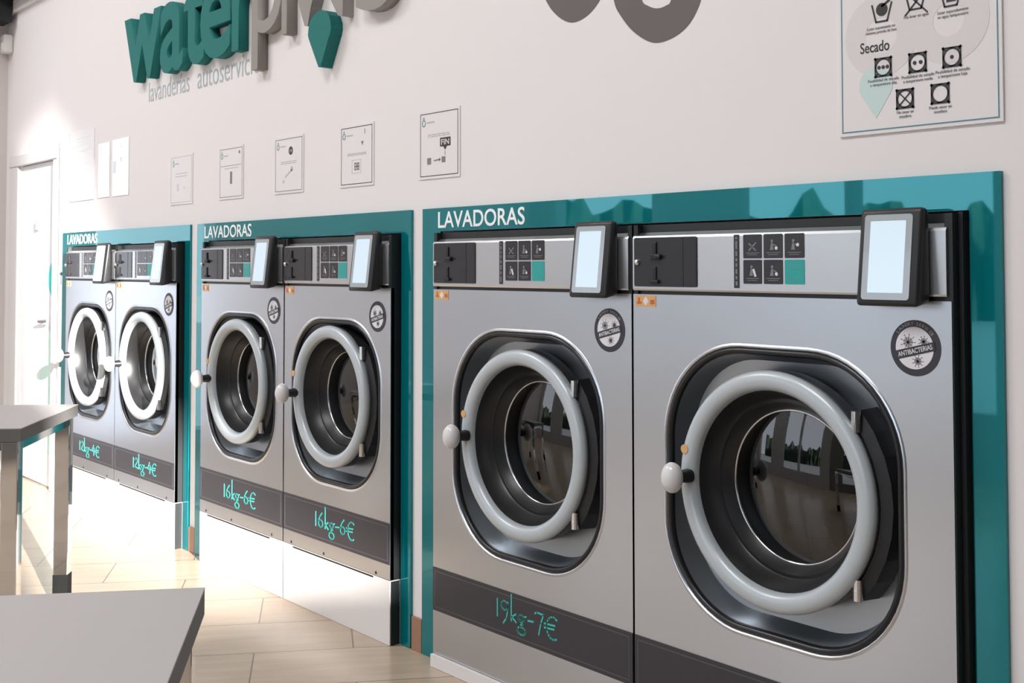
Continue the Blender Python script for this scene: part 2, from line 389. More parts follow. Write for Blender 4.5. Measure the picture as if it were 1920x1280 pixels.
def chalk(s, x0, x1, z0, h, y):
    tot = sum(GL[ch][0] for ch in s); k = (x1-x0)/tot; x = x0; bm = bmesh.new()
    for ch in s:
        for st in GL[ch][1]:
            stroke(bm, [(x+p[0]*k, z0+p[1]*h) for p in st], 0.0058, y, 0.0012)
        x += GL[ch][0]*k
    return bm

def machine(xl, xr, label, price, big, group=None, lit=False, coins=True):
    """one built-in washing machine: xl..xr the front, big = 19 kg size"""
    cx = (xl+xr)/2; w = xr-xl; hl, hr = -w/2, w/2
    t = thing('washing_machine', label, 'washing machine', (cx, 0, 0), group)
    top, z_mid = 1.552, 1.368
    pz = 0.047 if big else (0.247 if xl > -6 else 0.238)          # plinth height
    g = 0.003
    # ---- cabinet: hollow black casing
    bm = bmesh.new(); ex = 0.012 if (big and xr > -2) else 0.0
    box(bm, hl+g, hl+0.02, F+0.003, 0.80, pz, 1.575); box(bm, hr-0.02, hr-g if not ex else hr, F+0.003, 0.80, pz, 1.575)
    box(bm, hl+0.02, hr-0.02, -0.030, 0.80, 1.553, 1.575); box(bm, hl+0.02, hr-0.02, F+0.004, 0.80, pz, pz+0.02)
    box(bm, hl+0.02, hr-0.02, 0.78, 0.80, pz+0.02, 1.553)
    box(bm, hl+0.02, hr-0.02, F+0.01, F+0.03, z_mid, z_mid+0.012)
    if ex: box(bm, hr+0.0005, hr+ex, F+0.028, 0.3, 0.004, 1.578)
    obj('cabinet', bm, 'cabinet', t)
    # ---- plinth
    bm = bmesh.new(); box(bm, hl+g, hr-g, F+(-0.012 if big else 0.0), 0.55, 0.001, pz-0.002)
    pl = obj('plinth', bm, 'plinth', t)
    if not big:
        bm = bmesh.new(); box(bm, hl+0.09, hr-0.12, F-0.0012, F+0.004, pz-0.010, pz-0.004)
        for xx in (hl+0.075, hr-0.10, hl+0.35):
            tube(bm, (xx, F-0.0015, pz+0.012), (xx, F+0.003, pz+0.012), 0.006, 10)
        obj('plinth_slot', bm, 'slot', pl)
        obj('plinth_side', BOX(hr-0.0025, hr+0.001, F+0.004, -0.013, 0.002, pz-0.004), 'cabinet', pl)
    # ---- front sheet with the rounded cut-out
    R = 0.318 if big else 0.293
    rz = 0.856 if big else 0.914
    rx = 0.0 if big else -0.018
    hw, hh = (0.388, 0.386) if big else (0.354, 0.341)
    czr = 0.845 if big else 0.892
    rad = 0.275 if big else 0.250
    N = 14
    outer = [(hl+g, pz+0.001), (hr-g, pz+0.001), (hr-g, z_mid), (hl+g, z_mid)]
    bm = bmesh.new()
    hole = rrect(0, czr, hw, hh, rad, N, 0.010)
    vo, vi = solid_with_hole(bm, outer, hole, F)
    for f in bm.faces: f.smooth = False
    n = len(hole); prev = vi
    for off, dy in ((0.007, -0.0025), (0.003, -0.0035), (0.0, -0.002), (-0.003, 0.004)):
        row = [bm.verts.new((p[0], F+dy, p[1])) for p in rrect(0, czr, hw, hh, rad, N, off)]
        for i in range(n): bm.faces.new((prev[i], prev[(i+1) % n], row[(i+1) % n], row[i]))
        prev = row
    ob = [bm.verts.new((p[0], F+0.018, p[1])) for p in outer]
    for i in range(4): bm.faces.new((vo[i], vo[(i+1) % 4], ob[(i+1) % 4], ob[i]))
    fp = obj('front_panel', bm, 'steel', t, smooth='auto')
    # ---- rubber seal, recess pan, drum
    bm = bmesh.new()
    loft(bm, [(rrect(0, czr, hw, hh, rad, N, o), F+dy) for o, dy in ((-0.002, 0.004), (-0.006, -0.002), (-0.013, -0.003), (-0.018, 0.003), (-0.021, 0.010), (-0.019, 0.016))])
    sl = obj('rubber_seal', bm, 'rubber', t, smooth=True)
    bm = bmesh.new(); nn = 4*(N+1)
    def rr(o): return rrect(0, czr, hw, hh, rad, N, o)
    def ci(r):
        pts = rr(0); out = []
        for p in pts:
            a = math.atan2(p[1]-rz, p[0]-rx); out.append((rx+r*math.cos(a), rz+r*math.sin(a)))
        return out
    loft(bm, [(rr(-0.019), F+0.014), (rr(-0.026), F+0.055), (rr(-0.040), F+0.078), (ci(R-0.005), F+0.085), (ci(R-0.05), F+0.086)])
    rc = obj('door_recess', bm, 'recess', t, smooth='auto')
    bm = bmesh.new()
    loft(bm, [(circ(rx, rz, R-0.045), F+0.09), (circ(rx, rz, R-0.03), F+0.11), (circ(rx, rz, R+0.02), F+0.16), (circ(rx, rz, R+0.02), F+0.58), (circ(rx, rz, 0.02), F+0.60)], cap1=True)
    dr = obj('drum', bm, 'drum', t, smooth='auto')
    for k in range(3):
        a = k*2*PI/3+0.5; dx, dz = math.cos(a), math.sin(a); px, pz2 = -dz, dx; bm = bmesh.new()
        for (q0, q1) in ((F+0.2, F+0.55),):
            vs = []
            for yy in (q0, q1):
                for (u, v) in ((-0.05, R+0.018), (0.05, R+0.018), (0.015, R-0.06), (-0.015, R-0.06)):
                    vs.append(bm.verts.new((rx+dx*v+px*u, yy, rz+dz*v+pz2*u)))
            for q in ((0, 1, 2, 3), (7, 6, 5, 4), (0, 4, 5, 1), (1, 5, 6, 2), (2, 6, 7, 3), (3, 7, 4, 0)): bm.faces.new([vs[i] for i in q])
        obj('drum_rib', bm, 'drum', dr)
    # ---- door
    dref = bpy.data.objects.new('door', None); COL.objects.link(dref); dref.parent = t; dref.empty_display_size = 0.05
    Ri = R-0.053
    prof = [(R-0.004, 0.004), (R, -0.006), (R-0.002, -0.015), (R-0.007, -0.022), (R-0.016, -0.026), (R-0.027, -0.0275), (R-0.038, -0.026), (R-0.047, -0.021), (Ri, -0.012), (Ri-0.001, 0.002)]
    bm = bmesh.new(); loft(bm, [(circ(rx, rz, r, 80), F+y) for r, y in prof])
    obj('door_ring', bm, 'ring', dref, smooth=True)
    bm = bmesh.new(); loft(bm, [(circ(rx, rz, r, 80), F+y) for r, y in ((R-0.006, 0.004), (R-0.002, 0.008), (R-0.002, 0.05), (R-0.02, 0.072), (R-0.05, 0.075))])
    obj('door_body', bm, 'black', dref, smooth='auto')
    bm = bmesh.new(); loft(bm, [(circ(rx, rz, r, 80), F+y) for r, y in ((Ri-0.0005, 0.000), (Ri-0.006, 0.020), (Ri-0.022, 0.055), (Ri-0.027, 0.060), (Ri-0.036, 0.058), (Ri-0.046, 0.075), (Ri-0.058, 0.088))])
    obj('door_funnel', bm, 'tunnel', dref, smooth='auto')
    G = Ri-0.058
    bm = bmesh.new(); loft(bm, [(circ(rx, rz, r, 80), F+y) for r, y in ((G+0.001, 0.0875), (G-0.001, 0.0855), (G-0.004, 0.0862), (G-0.005, 0.089))])
    obj('glass_rim', bm, 'rim', dref, smooth=True)
    bm = bmesh.new()
    rows = [((G-0.0052)*(1-k/13.0), 0.0885-0.023*(1-(1-k/13.0)**2)) for k in range(13)]
    loft(bm, [(circ(rx, rz, max(r, 0.004), 64), F+y) for r, y in rows], cap1=True)
    obj('door_glass', bm, 'glass', dref, smooth=True)
    kz = rz+0.004 if big else rz-0.004
    bm = bmesh.new(); ball(bm, (-0.290, F-0.082, kz), 0.033, 0.030, 0.043)
    obj('door_knob', bm, 'knob', dref, smooth=True)
    bm = bmesh.new(); tube(bm, (-0.288, F-0.065, kz), (-0.282, F-0.018, kz), 0.015, r2=0.021); 
    obj('knob_stem', bm, 'black', dref, smooth='auto')
    # hinge on the right with two polished pins
    bm = bmesh.new(); hx = rx+R
    seg = 9; aa = [math.radians(-42+84*k/(seg-1)) for k in range(seg)]
    A = [];
    for a in aa:
        ca, sa = math.cos(a), math.sin(a)
        A.append([bm.verts.new((rx+(R+o)*ca, F+yy, rz+(R+o)*sa)) for o, yy in ((0.002, 0.006), (0.034, 0.012), (0.040, 0.078), (0.002, 0.076))])
    for i in range(seg-1):
        for j in range(4): bm.faces.new((A[i][j], A[i][(j+1) % 4], A[i+1][(j+1) % 4], A[i+1][j]))
    bm.faces.new(A[0]); bm.faces.new(A[-1])
    obj('hinge', bm, 'black', dref)
    for s in (1, -1):
        a = math.radians(39*s); bx, bz = rx+(R+0.012)*math.cos(a), rz+(R+0.012)*math.sin(a); bm = bmesh.new()
        tube(bm, (bx, F+0.000, bz-0.026), (bx+0.0, F+0.000, bz+0.026), 0.012, 14); tube(bm, (bx, F, bz-0.002), (bx, F, bz+0.001), 0.0128, 14)
        obj('hinge_pin', bm, 'chrome', dref, smooth='auto')
    if big or xl > -6:
        bm = PLATE(circ(-0.292, rz+0.078, 0.013, 18), F-0.0292, 0.003)
        obj('warning_dot', bm, 'orange', dref)['label'] = 'small orange warning dot on the ring'
    # ---- console with chamfered top
    c0, c1 = hl+g+0.002, hr-g-0.010
    prof = [(0.030, 1.378), (-0.001, 1.379), (-0.004, 1.384), (-0.004, 1.534), (0.000, 1.541), (0.020, top)]
    bm = bmesh.new()
    rows = []
    for k, (dy, z) in enumerate(prof): rows.append((bm.verts.new((c0, F+dy, z)), bm.verts.new((c1, F+dy, z))))
    for i in range(len(rows)-1): bm.faces.new((rows[i][0], rows[i][1], rows[i+1][1], rows[i+1][0]))
    bm.faces.new([r[0] for r in rows]); bm.faces.new([r[1] for r in rows]); bm.faces.new((rows[0][0], rows[-1][0], rows[-1][1], rows[0][1]))
    co = obj('console', bm, 'steel_console', t)
    CF = F-0.004
    if big: cA, cB, cD, lS, lA, lB = 0.013, 0.262, 0.209, 0.397, 0.430, 0.632
    else: cA, cB, cD, lS, lA, lB = 0.010, 0.246, 0.190, 0.290, 0.322, 0.530
    bm = PLATE(rrect(hl+(cA+cB)/2, 1.4635, (cB-cA)/2, 0.0725, 0.006, 4), CF-0.002, 0.0025)
    cn = obj('coin_plate', bm, 'coin', t)
    bm = bmesh.new(); plate(bm, RECT(hl+cD-0.002, hl+cD+0.002, 1.392, 1.535), CF-0.0026, 0.001)
    plate(bm, RECT(hl+cB-0.004, hl+cB, 1.392, 1.535), CF-0.0026, 0.001); obj('plate_groove', bm, 'slot', cn)
    sx = hl+(0.100 if big else 0.075); bm = bmesh.new()
    box(bm, sx-0.007, sx+0.007, CF-0.007, CF-0.0015, 1.482, 1.522, bevel=0.002); box(bm, sx-0.016, sx+0.024, CF-0.010, CF-0.0015, 1.470, 1.487, bevel=0.003); box(bm, sx+0.008, sx+0.030, CF-0.016, CF-0.0015, 1.474, 1.484, bevel=0.003)
    obj('coin_slot', bm, 'slot', cn)
    bm = bmesh.new(); box(bm, sx-0.006, sx+0.006, CF-0.006, CF-0.0015, 1.410, 1.450, bevel=0.002); box(bm, sx-0.014, sx+0.018, CF-0.012, CF-0.0015, 1.400, 1.411, bevel=0.003)
    obj('coin_return', bm, 'slot', cn)
    bm = bmesh.new(); ball(bm, (hl+(0.028 if big else 0.022), CF-0.005, 1.463), 0.010, 0.009, 0.010, 14)
    obj('lock', bm, 'chrome', cn, smooth=True)
    # instruction labels: vertical strip and 3 x 2 grid
    bm = PLATE(RECT(hl+lS, hl+lS+0.018, 1.391, 1.5375), CF-0.0012, 0.0013)
    st = obj('instruction_strip', bm, 'label_dark', t)
    bm = bmesh.new(); z = 1.398
    while z < 1.528:
        l = random.uniform(0.008, 0.024); plate(bm, RECT(hl+lS+0.006, hl+lS+0.012, z, min(z+l, 1.531)), CF-0.0016, 0.0005); z += l+0.005
    obj('strip_print', bm, 'pict', st)
    cw = (lB-lA-0.014)/3
    for r in range(2):
        for k in range(3):
            x0 = hl+lA+k*(cw+0.007); z0 = 1.472-r*0.069; teal = (r == 1 and k == 2)
            lb = obj('instruction_label', PLATE(rrect(x0+cw/2, z0+0.0325, cw/2, 0.0325, 0.003, 3), CF-0.0012, 0.0013), 'label_teal' if teal else 'label_dark', t)
            if teal: lb['label'] = 'teal instruction label'
            bm = bmesh.new(); mid = x0+cw/2; y = CF-0.0016
            if teal:
                for zz in (0.048, 0.040, 0.016, 0.010): plate(bm, RECT(mid-cw*0.34, mid+cw*0.34, z0+zz, z0+zz+0.0016), y, 0.0005)
                obj('label_print', bm, 'ink_teal', lb); continue
            plate(bm, RECT(mid-cw*0.36, mid+cw*0.36, z0+0.014, z0+0.0155), y, 0.0005); plate(bm, RECT(mid-cw*0.26, mid+cw*0.26, z0+0.009, z0+0.0105), y, 0.0005)
            if (r, k) == (0, 0):
                stroke(bm, [(mid-0.011, z0+0.040), (mid+0.011, z0+0.022)], 0.004, y, 0.0005); stroke(bm, [(mid+0.012, z0+0.042), (mid-0.011, z0+0.022)], 0.004, y, 0.0005)
            else:
                plate(bm, circ(mid-0.003, z0+0.046, 0.0042, 12), y, 0.0005); plate(bm, [(mid-0.010, z0+0.022), (mid+0.002, z0+0.022), (mid, z0+0.041), (mid-0.006, z0+0.041)], y, 0.0005)
                stroke(bm, [(mid-0.001, z0+0.038), (mid+0.010, z0+0.033)], 0.003, y, 0.0005)
            obj('label_print', bm, 'pict', lb)
            if (r, k) != (0, 0):
                bm = bmesh.new()
                if (r, k) == (1, 0): stroke(bm, [(mid+0.004, z0+0.038), (mid+0.010, z0+0.022)], 0.007, y-0.0002, 0.0005)
                else: plate(bm, circ(mid+0.011, z0+0.027+(0.008 if k == 2 else 0), 0.0048, 12), y-0.0002, 0.0005)
                obj('label_highlight', bm, 'pict_white', lb)
    # small orange caution label at the upper left of the front sheet
    x0 = hl+0.014; bm = PLATE(RECT(x0, x0+(0.082 if big else 0.07), 1.331, 1.364), F-0.0012, 0.0013)
    ca = obj('caution_label', bm, 'orange', t); ca['label'] = 'small orange caution label'
    bm = bmesh.new(); y = F-0.0016; k = 0.082 if big else 0.07
    plate(bm, RECT(x0+0.006, x0+0.024, 1.339, 1.346), y, 0.0005); plate(bm, RECT(x0+0.010, x0+0.018, 1.346, 1.358), y, 0.0005); plate(bm, RECT(x0+k*0.74, x0+k*0.94, 1.339, 1.352), y, 0.0005)
    obj('caution_print', bm, 'orange2', ca)
    bm = bmesh.new(); plate(bm, [(x0+k*0.36, 1.3475), (x0+k*0.51, 1.333), (x0+k*0.66, 1.3475), (x0+k*0.51, 1.362)], y, 0.0005); obj('caution_diamond', bm, 'pict_white', ca)
    # ---- payment terminal, leaning back
    x1 = hr-0.055; x0 = x1-0.172; zt, zb = 1.592, 1.352; yt, yb = F-0.030, F-0.058
    if xl < -7: pass
    bm = bmesh.new()
    vs = [bm.verts.new(p) for p in ((x0, yb, zb), (x1, yb, zb), (x1, yt, zt), (x0, yt, zt), (x0-0.002, CF+0.002, zb+0.012), (x1+0.002, CF+0.002, zb+0.012), (x1+0.002, CF+0.002, zt-0.004), (x0-0.002, CF+0.002, zt-0.004))]
    for q in ((0, 1, 2, 3), (7, 6, 5, 4), (0, 4, 5, 1), (1, 5, 6, 2), (2, 6, 7, 3), (3, 7, 4, 0)): bm.faces.new([vs[i] for i in q])
    bmesh.ops.bevel(bm, geom=list(bm.edges), offset=0.012, segments=3, profile=0.5, affect='EDGES')
    tm = obj('payment_terminal', bm, 'black', t, smooth='auto')
    def on_face(u, v, off):   # u,v in 0..1 over the leaning face
        return Vector((x0+(x1-x0)*u, yb+(yt-yb)*v-off, zb+(zt-zb)*v))
    def facequad(u0, u1, v0, v1, off, thick, rr_=0.004):
        bm = bmesh.new(); pts = rrect((u0+u1)/2*0.172, (v0+v1)/2*0.24, (u1-u0)/2*0.172, (v1-v0)/2*0.24, rr_, 4)
        fr_ = [bm.verts.new(on_face(p[0]/0.172, p[1]/0.24, off)) for p in pts]; bk = [bm.verts.new(on_face(p[0]/0.172, p[1]/0.24, off-thick)) for p in pts]
        bm.faces.new(fr_); bm.faces.new(bk); n_ = len(pts)
        for i in range(n_): bm.faces.new((fr_[i], fr_[(i+1) % n_], bk[(i+1) % n_], bk[i]))
        return bm
    obj('screen_bezel', facequad(0.10, 0.86, 0.075, 0.93, 0.0015, 0.002, 0.008), 'bezel', tm)
    obj('screen', facequad(0.20, 0.76, 0.145, 0.865, 0.0022, 0.001, 0.002), 'screen', tm)
    # ---- round badge
    bx, bz, br_ = hr-(0.098 if big else 0.094), 1.255, (0.067 if big else 0.060)
    bd = obj('round_badge', PLATE(circ(bx, bz, br_, 56), F-0.0012, 0.0013), 'badge_dark', t); bd['label'] = 'round dark antibacterial badge'
    bm = PLATE(circ(bx-0.002, bz, br_*0.755, 48), F-0.0017, 0.0006); obj('badge_disc', bm, 'badge_white', bd)
    bm = bmesh.new()
    for (ox, oz, r_) in ((-0.28, 0.20, 0.19), (0.34, 0.24, 0.13), (0.10, -0.46, 0.14)):
        c_ = (bx+ox*br_, bz+oz*br_); plate(bm, circ(c_[0], c_[1], r_*br_, 16), F-0.0021, 0.0005)
        for k in range(9):
            a = k*2*PI/9; e = (c_[0]+r_*1.5*br_*math.cos(a), c_[1]+r_*1.5*br_*math.sin(a))
            stroke(bm, [c_, e], 0.0016, F-0.0021, 0.0005); plate(bm, circ(e[0], e[1], 0.0016, 8), F-0.0021, 0.0005)
    obj('badge_germs', bm, 'badge_grey', bd)
    bm = bmesh.new(); an = math.radians(14); ca_, sa_ = math.cos(an), math.sin(an)
    plate(bm, [(bx+u*ca_-v*sa_, bz-0.006+u*sa_+v*ca_) for u, v in ((-br_*0.80, -0.0105), (br_*0.80, -0.0105), (br_*0.80, 0.0105), (-br_*0.80, 0.0105))], F-0.0026, 0.0006)
    obj('badge_band', bm, 'badge_dark', bd)
    bm = text_mesh('ANTIBACTERIAS', bx-br_*0.70*ca_+0.0055*sa_, bz-0.006-br_*0.70*sa_-0.0055*ca_, width=br_*1.40, height=0.0115, y=F-0.0031, depth=0.0006, offset=0.01, rot=an)
    obj('badge_lettering', bm, 'badge_white', bd)['label'] = 'white word ANTIBACTERIAS'
    if big:
        bm = bmesh.new(); word = 'LAUNDRY SERVICE'
        for i, ch in enumerate(word):
            if ch == ' ': continue
            a = math.radians(142-104*i/(len(word)-1)); r_ = br_*0.815
            px, pz_ = bx+r_*math.cos(a), bz+r_*math.sin(a); tb = text_mesh(ch, 0, 0, height=0.0075, y=F-0.0017, depth=0.0005)
            bmesh.ops.rotate(tb, cent=(0, 0, 0), matrix=Matrix.Rotation(-(a-PI/2), 3, 'Y'), verts=tb.verts)
            bmesh.ops.translate(tb, vec=(px-0.003*math.sin(a), 0, pz_+0.003*math.cos(a)*0), verts=tb.verts)
            me_ = bpy.data.meshes.new('tmp'); tb.to_mesh(me_); tb.free(); bm.from_mesh(me_); bpy.data.meshes.remove(me_)
        obj('badge_rim_lettering', bm, 'badge_grey', bd)
    # ---- price strip with chalk price
    z0, z1 = (0.203, 0.358) if big else ((0.306, 0.464) if xl > -6 else (0.303, 0.438))
    ps = obj('price_strip', BOX(hl+g+0.001, hr-g-0.001, F-0.002, F-0.0002, z0, z1), 'strip', t)
    bm = frame(bmesh.new(), hl+0.016, hr-0.016, z0+0.012, z1-0.012, 0.0035, F-0.0026, 0.0008); obj('strip_outline', bm, 'strip_line', ps)
    px0, px1, pb, ph = price[1:]
    obj('price_lettering', chalk(price[0], px0-cx, px1-cx, pb, ph, F-0.0032), 'chalk', ps)['label'] = 'turquoise handwritten price'
    return t

machine(-2.532, -1.486, 'large steel washing machine at far right, last in the row', ('19kg-7e', -2.16, -1.84, 0.238, 0.058), True)
machine(-3.565, -2.534, 'large steel washing machine priced 19kg-7€ under the LAVADORAS lettering nearest the camera', ('19kg-7e', -3.195, -2.872, 0.265, 0.058), True)
machine(-4.694, -3.845, 'steel washing machine at the right of the middle pair, priced 16kg-6€, its black side showing', ('16kg-6e', -4.42, -4.10, 0.365, 0.058), False)
machine(-5.548, -4.698, 'steel washing machine at the left of the middle pair, priced 16kg-6€', ('16kg-6e', -5.285, -4.95, 0.358, 0.058), False)
machine(-6.686, -5.850, 'steel washing machine at the right of the farthest pair, priced 12kg-4€, its black side showing', ('12kg-4e', -6.41, -6.08, 0.352, 0.052), False)
machine(-7.522, -6.690, 'farthest left steel washing machine, priced 12kg-4€, partly behind the tall table', ('12kg-4e', -7.25, -6.91, 0.348, 0.052), False)

# ================================================================== WALL LETTERING AND SIGNS
DEP = 0.055
sg = thing('logo_sign', 'thick cut-out letters in teal and grey with a teal droplet high on the wall', 'sign', (-5.3, 0, 2.485))
OX, OZ = -5.3, 2.485
def letter(ch, x0, x1, z0, z1, m, off=0.0, dy=0.0):
    bm = text_mesh(ch, 0, 0, y=-DEP+dy, depth=DEP-0.001-dy, offset=off, box_fit=(x0-OX, x1-OX, z0-OZ, z1-OZ))
    o = obj('letter', bm, m, sg); o['label'] = ('teal' if m == 'teal_letter' else 'grey')+' letter '+ch
    return o
TL, GRY = 'teal_letter', 'grey_letter'
letter('w', -6.60, -6.085, 2.485, 2.855, TL, 0.022)
letter('a', -6.09, -5.80, 2.478, 2.855, TL, 0.020, -0.0012)
letter('t', -5.79, -5.548, 2.478, 2.955, TL, 0.020)
letter('e', -5.585, -5.245, 2.478, 2.855, TL, 0.020, -0.0024)
letter('r', -5.235, -5.035, 2.485, 2.855, TL, 0.024)
letter('p', -5.03, -4.742, 2.368, 2.855, GRY, 0.0)
letter('l', -4.738, -4.690, 2.490, 3.0, GRY, 0.0)
for pts in ([(-4.53, 2.498), (-4.503, 2.492), (-4.476, 2.575), (-4.44, 2.64), (-4.42, 2.85), (-4.50, 2.85), (-4.52, 2.68), (-4.60, 2.64)],
            [(-4.25, 2.497), (-4.214, 2.490), (-4.212, 2.556), (-4.19, 2.85), (-4.26, 2.85), (-4.265, 2.65), (-4.315, 2.58)]):
    o = obj('letter', PLATE([(a-OX, c-OZ) for a, c in pts], -DEP, DEP-0.001), GRY, sg); o['label'] = 'grey letter stroke beside the droplet'
letter('s', -4.11, -3.83, 2.475, 2.855, GRY, 0.0)
pts = [(-4.423, 2.536), (-4.40, 2.541), (-4.372, 2.54), (-4.345, 2.532), (-4.318, 2.510), (-4.303, 2.480), (-4.300, 2.452), (-4.308, 2.428), (-4.318, 2.415), (-4.384, 2.300), (-4.402, 2.300), (-4.488, 2.437), (-4.493, 2.452), (-4.488, 2.480), (-4.478, 2.505), (-4.455, 2.525)]
o = obj('droplet', PLATE([(a-OX, c-OZ) for a, c in pts], -DEP-0.004, DEP+0.003), TL, sg); o['label'] = 'teal droplet'
wl = thing('wall_lettering', 'thin grey words lavanderías autoservicio on the wall under the cut-out letters', 'lettering', (-5.7, 0, 2.36))
for w_, a0, a1, zz0, zz1 in (('lavanderías', -6.368, -5.835, 2.368, 2.478), ('autoservicio', -5.735, -5.045, 2.368, 2.478)):
    obj('word', text_mesh(w_, 0, 0, y=-0.0015, depth=0.0014, offset=-0.008, box_fit=(a0+5.7, a1+5.7, zz0-2.36, zz1-2.36)), 'tag_ink', wl)

# big taupe vinyl shapes cut by the top of the frame
dc = thing('wall_decal', 'large rounded taupe vinyl graphic high on the white wall above the large machines', 'decal', (-2.7, 0, 2.25))
def lowcurve(pts, n=6):
    out = []
    P = [Vector(p) for p in pts]
    for i in range(len(P)-1):
        p0, p1, p2, p3 = P[max(i-1, 0)], P[i], P[i+1], P[min(i+2, len(P)-1)]
        for k in range(n):
            t_ = k/n; out.append(0.5*((2*p1)+(-p0+p2)*t_+(2*p0-5*p1+4*p2-p3)*t_*t_+(-p0+3*p1-3*p2+p3)*t_**3))
    return [tuple(v) for v in out]+[tuple(P[-1])]
loop1 = lowcurve([(-3.07, 2.56), (-3.04, 2.45), (-2.99, 2.347), (-2.935, 2.287), (-2.869, 2.252), (-2.804, 2.255), (-2.745, 2.285), (-2.70, 2.34), (-2.66, 2.45), (-2.65, 2.56)])
obj('decal_shape', PLATE([(a+2.7, c-2.25) for a, c in loop1], -0.0012, 0.0012), 'decal', dc)
o2 = lowcurve([(-2.685, 2.56), (-2.68, 2.42), (-2.663, 2.29), (-2.632, 2.234), (-2.574, 2.174), (-2.495, 2.130), (-2.418, 2.131), (-2.354, 2.158), (-2.312, 2.205), (-2.285, 2.27), (-2.25, 2.40), (-2.24, 2.56)])
i2 = lowcurve([(-2.40, 2.56), (-2.398, 2.36), (-2.417, 2.252), (-2.439, 2.234), (-2.478, 2.232), (-2.516, 2.247), (-2.541, 2.270), (-2.565, 2.36), (-2.575, 2.56)])
obj('decal_shape', PLATE([(a+2.7, c-2.25) for a, c in o2+i2], -0.0012, 0.0012), 'decal', dc)

# ---- five instruction sheets
def poster(x0, x1, z0, z1, label, cat='poster', material='paper', border='ink_mid', group=None):
    cx, cz = (x0+x1)/2, (z0+z1)/2
    t = thing('wall_poster', label, cat, (cx, 0, cz), group)
    obj('sheet', BOX(x0-cx, x1-cx, -0.004, -0.0002, z0-cz, z1-cz), material, t)
    if border:
        obj('border', frame(bmesh.new(), x0-cx+0.010, x1-cx-0.010, z0-cz+0.010, z1-cz-0.010, 0.0028, -0.0046, 0.0008), border, t)
    return t, cx, cz
GP = 'instruction sheets above the machines'
def drop_icon(bm, x, z, k):
    stroke(bm, [(x+k*math.cos(a), z-k*0.1+k*1.2*math.sin(a)) for a in [2*PI*i/12 for i in range(12)]], 0.0035, -0.0046, 0.0008, True)
    stroke(bm, [(x-k*0.5, z+k*1.5), (x, z+k*2.1), (x+k*0.5, z+k*1.5)], 0.003, -0.0046, 0.0008)
PST = [(-6.06, -5.78, 1.780, 2.042, 'pale instruction sheet, first of the five square sheets from the left'),  # paler border ink and pink pictogram
       (-5.468, -5.206, 1.782, 2.040, 'instruction sheet with a small dark bar at its centre, second of the five square sheets'),
       (-4.892, -4.625, 1.782, 2.040, 'instruction sheet with a dark oval at its top, middle one of the five square sheets'),
       (-4.313, -4.052, 1.782, 2.040, 'instruction sheet with a boxed pictogram in its lower half, fourth of the five square sheets'),
       (-3.731, -3.470, 1.782, 2.042, 'instruction sheet with a dark FIN tag, rightmost of the five square sheets')]
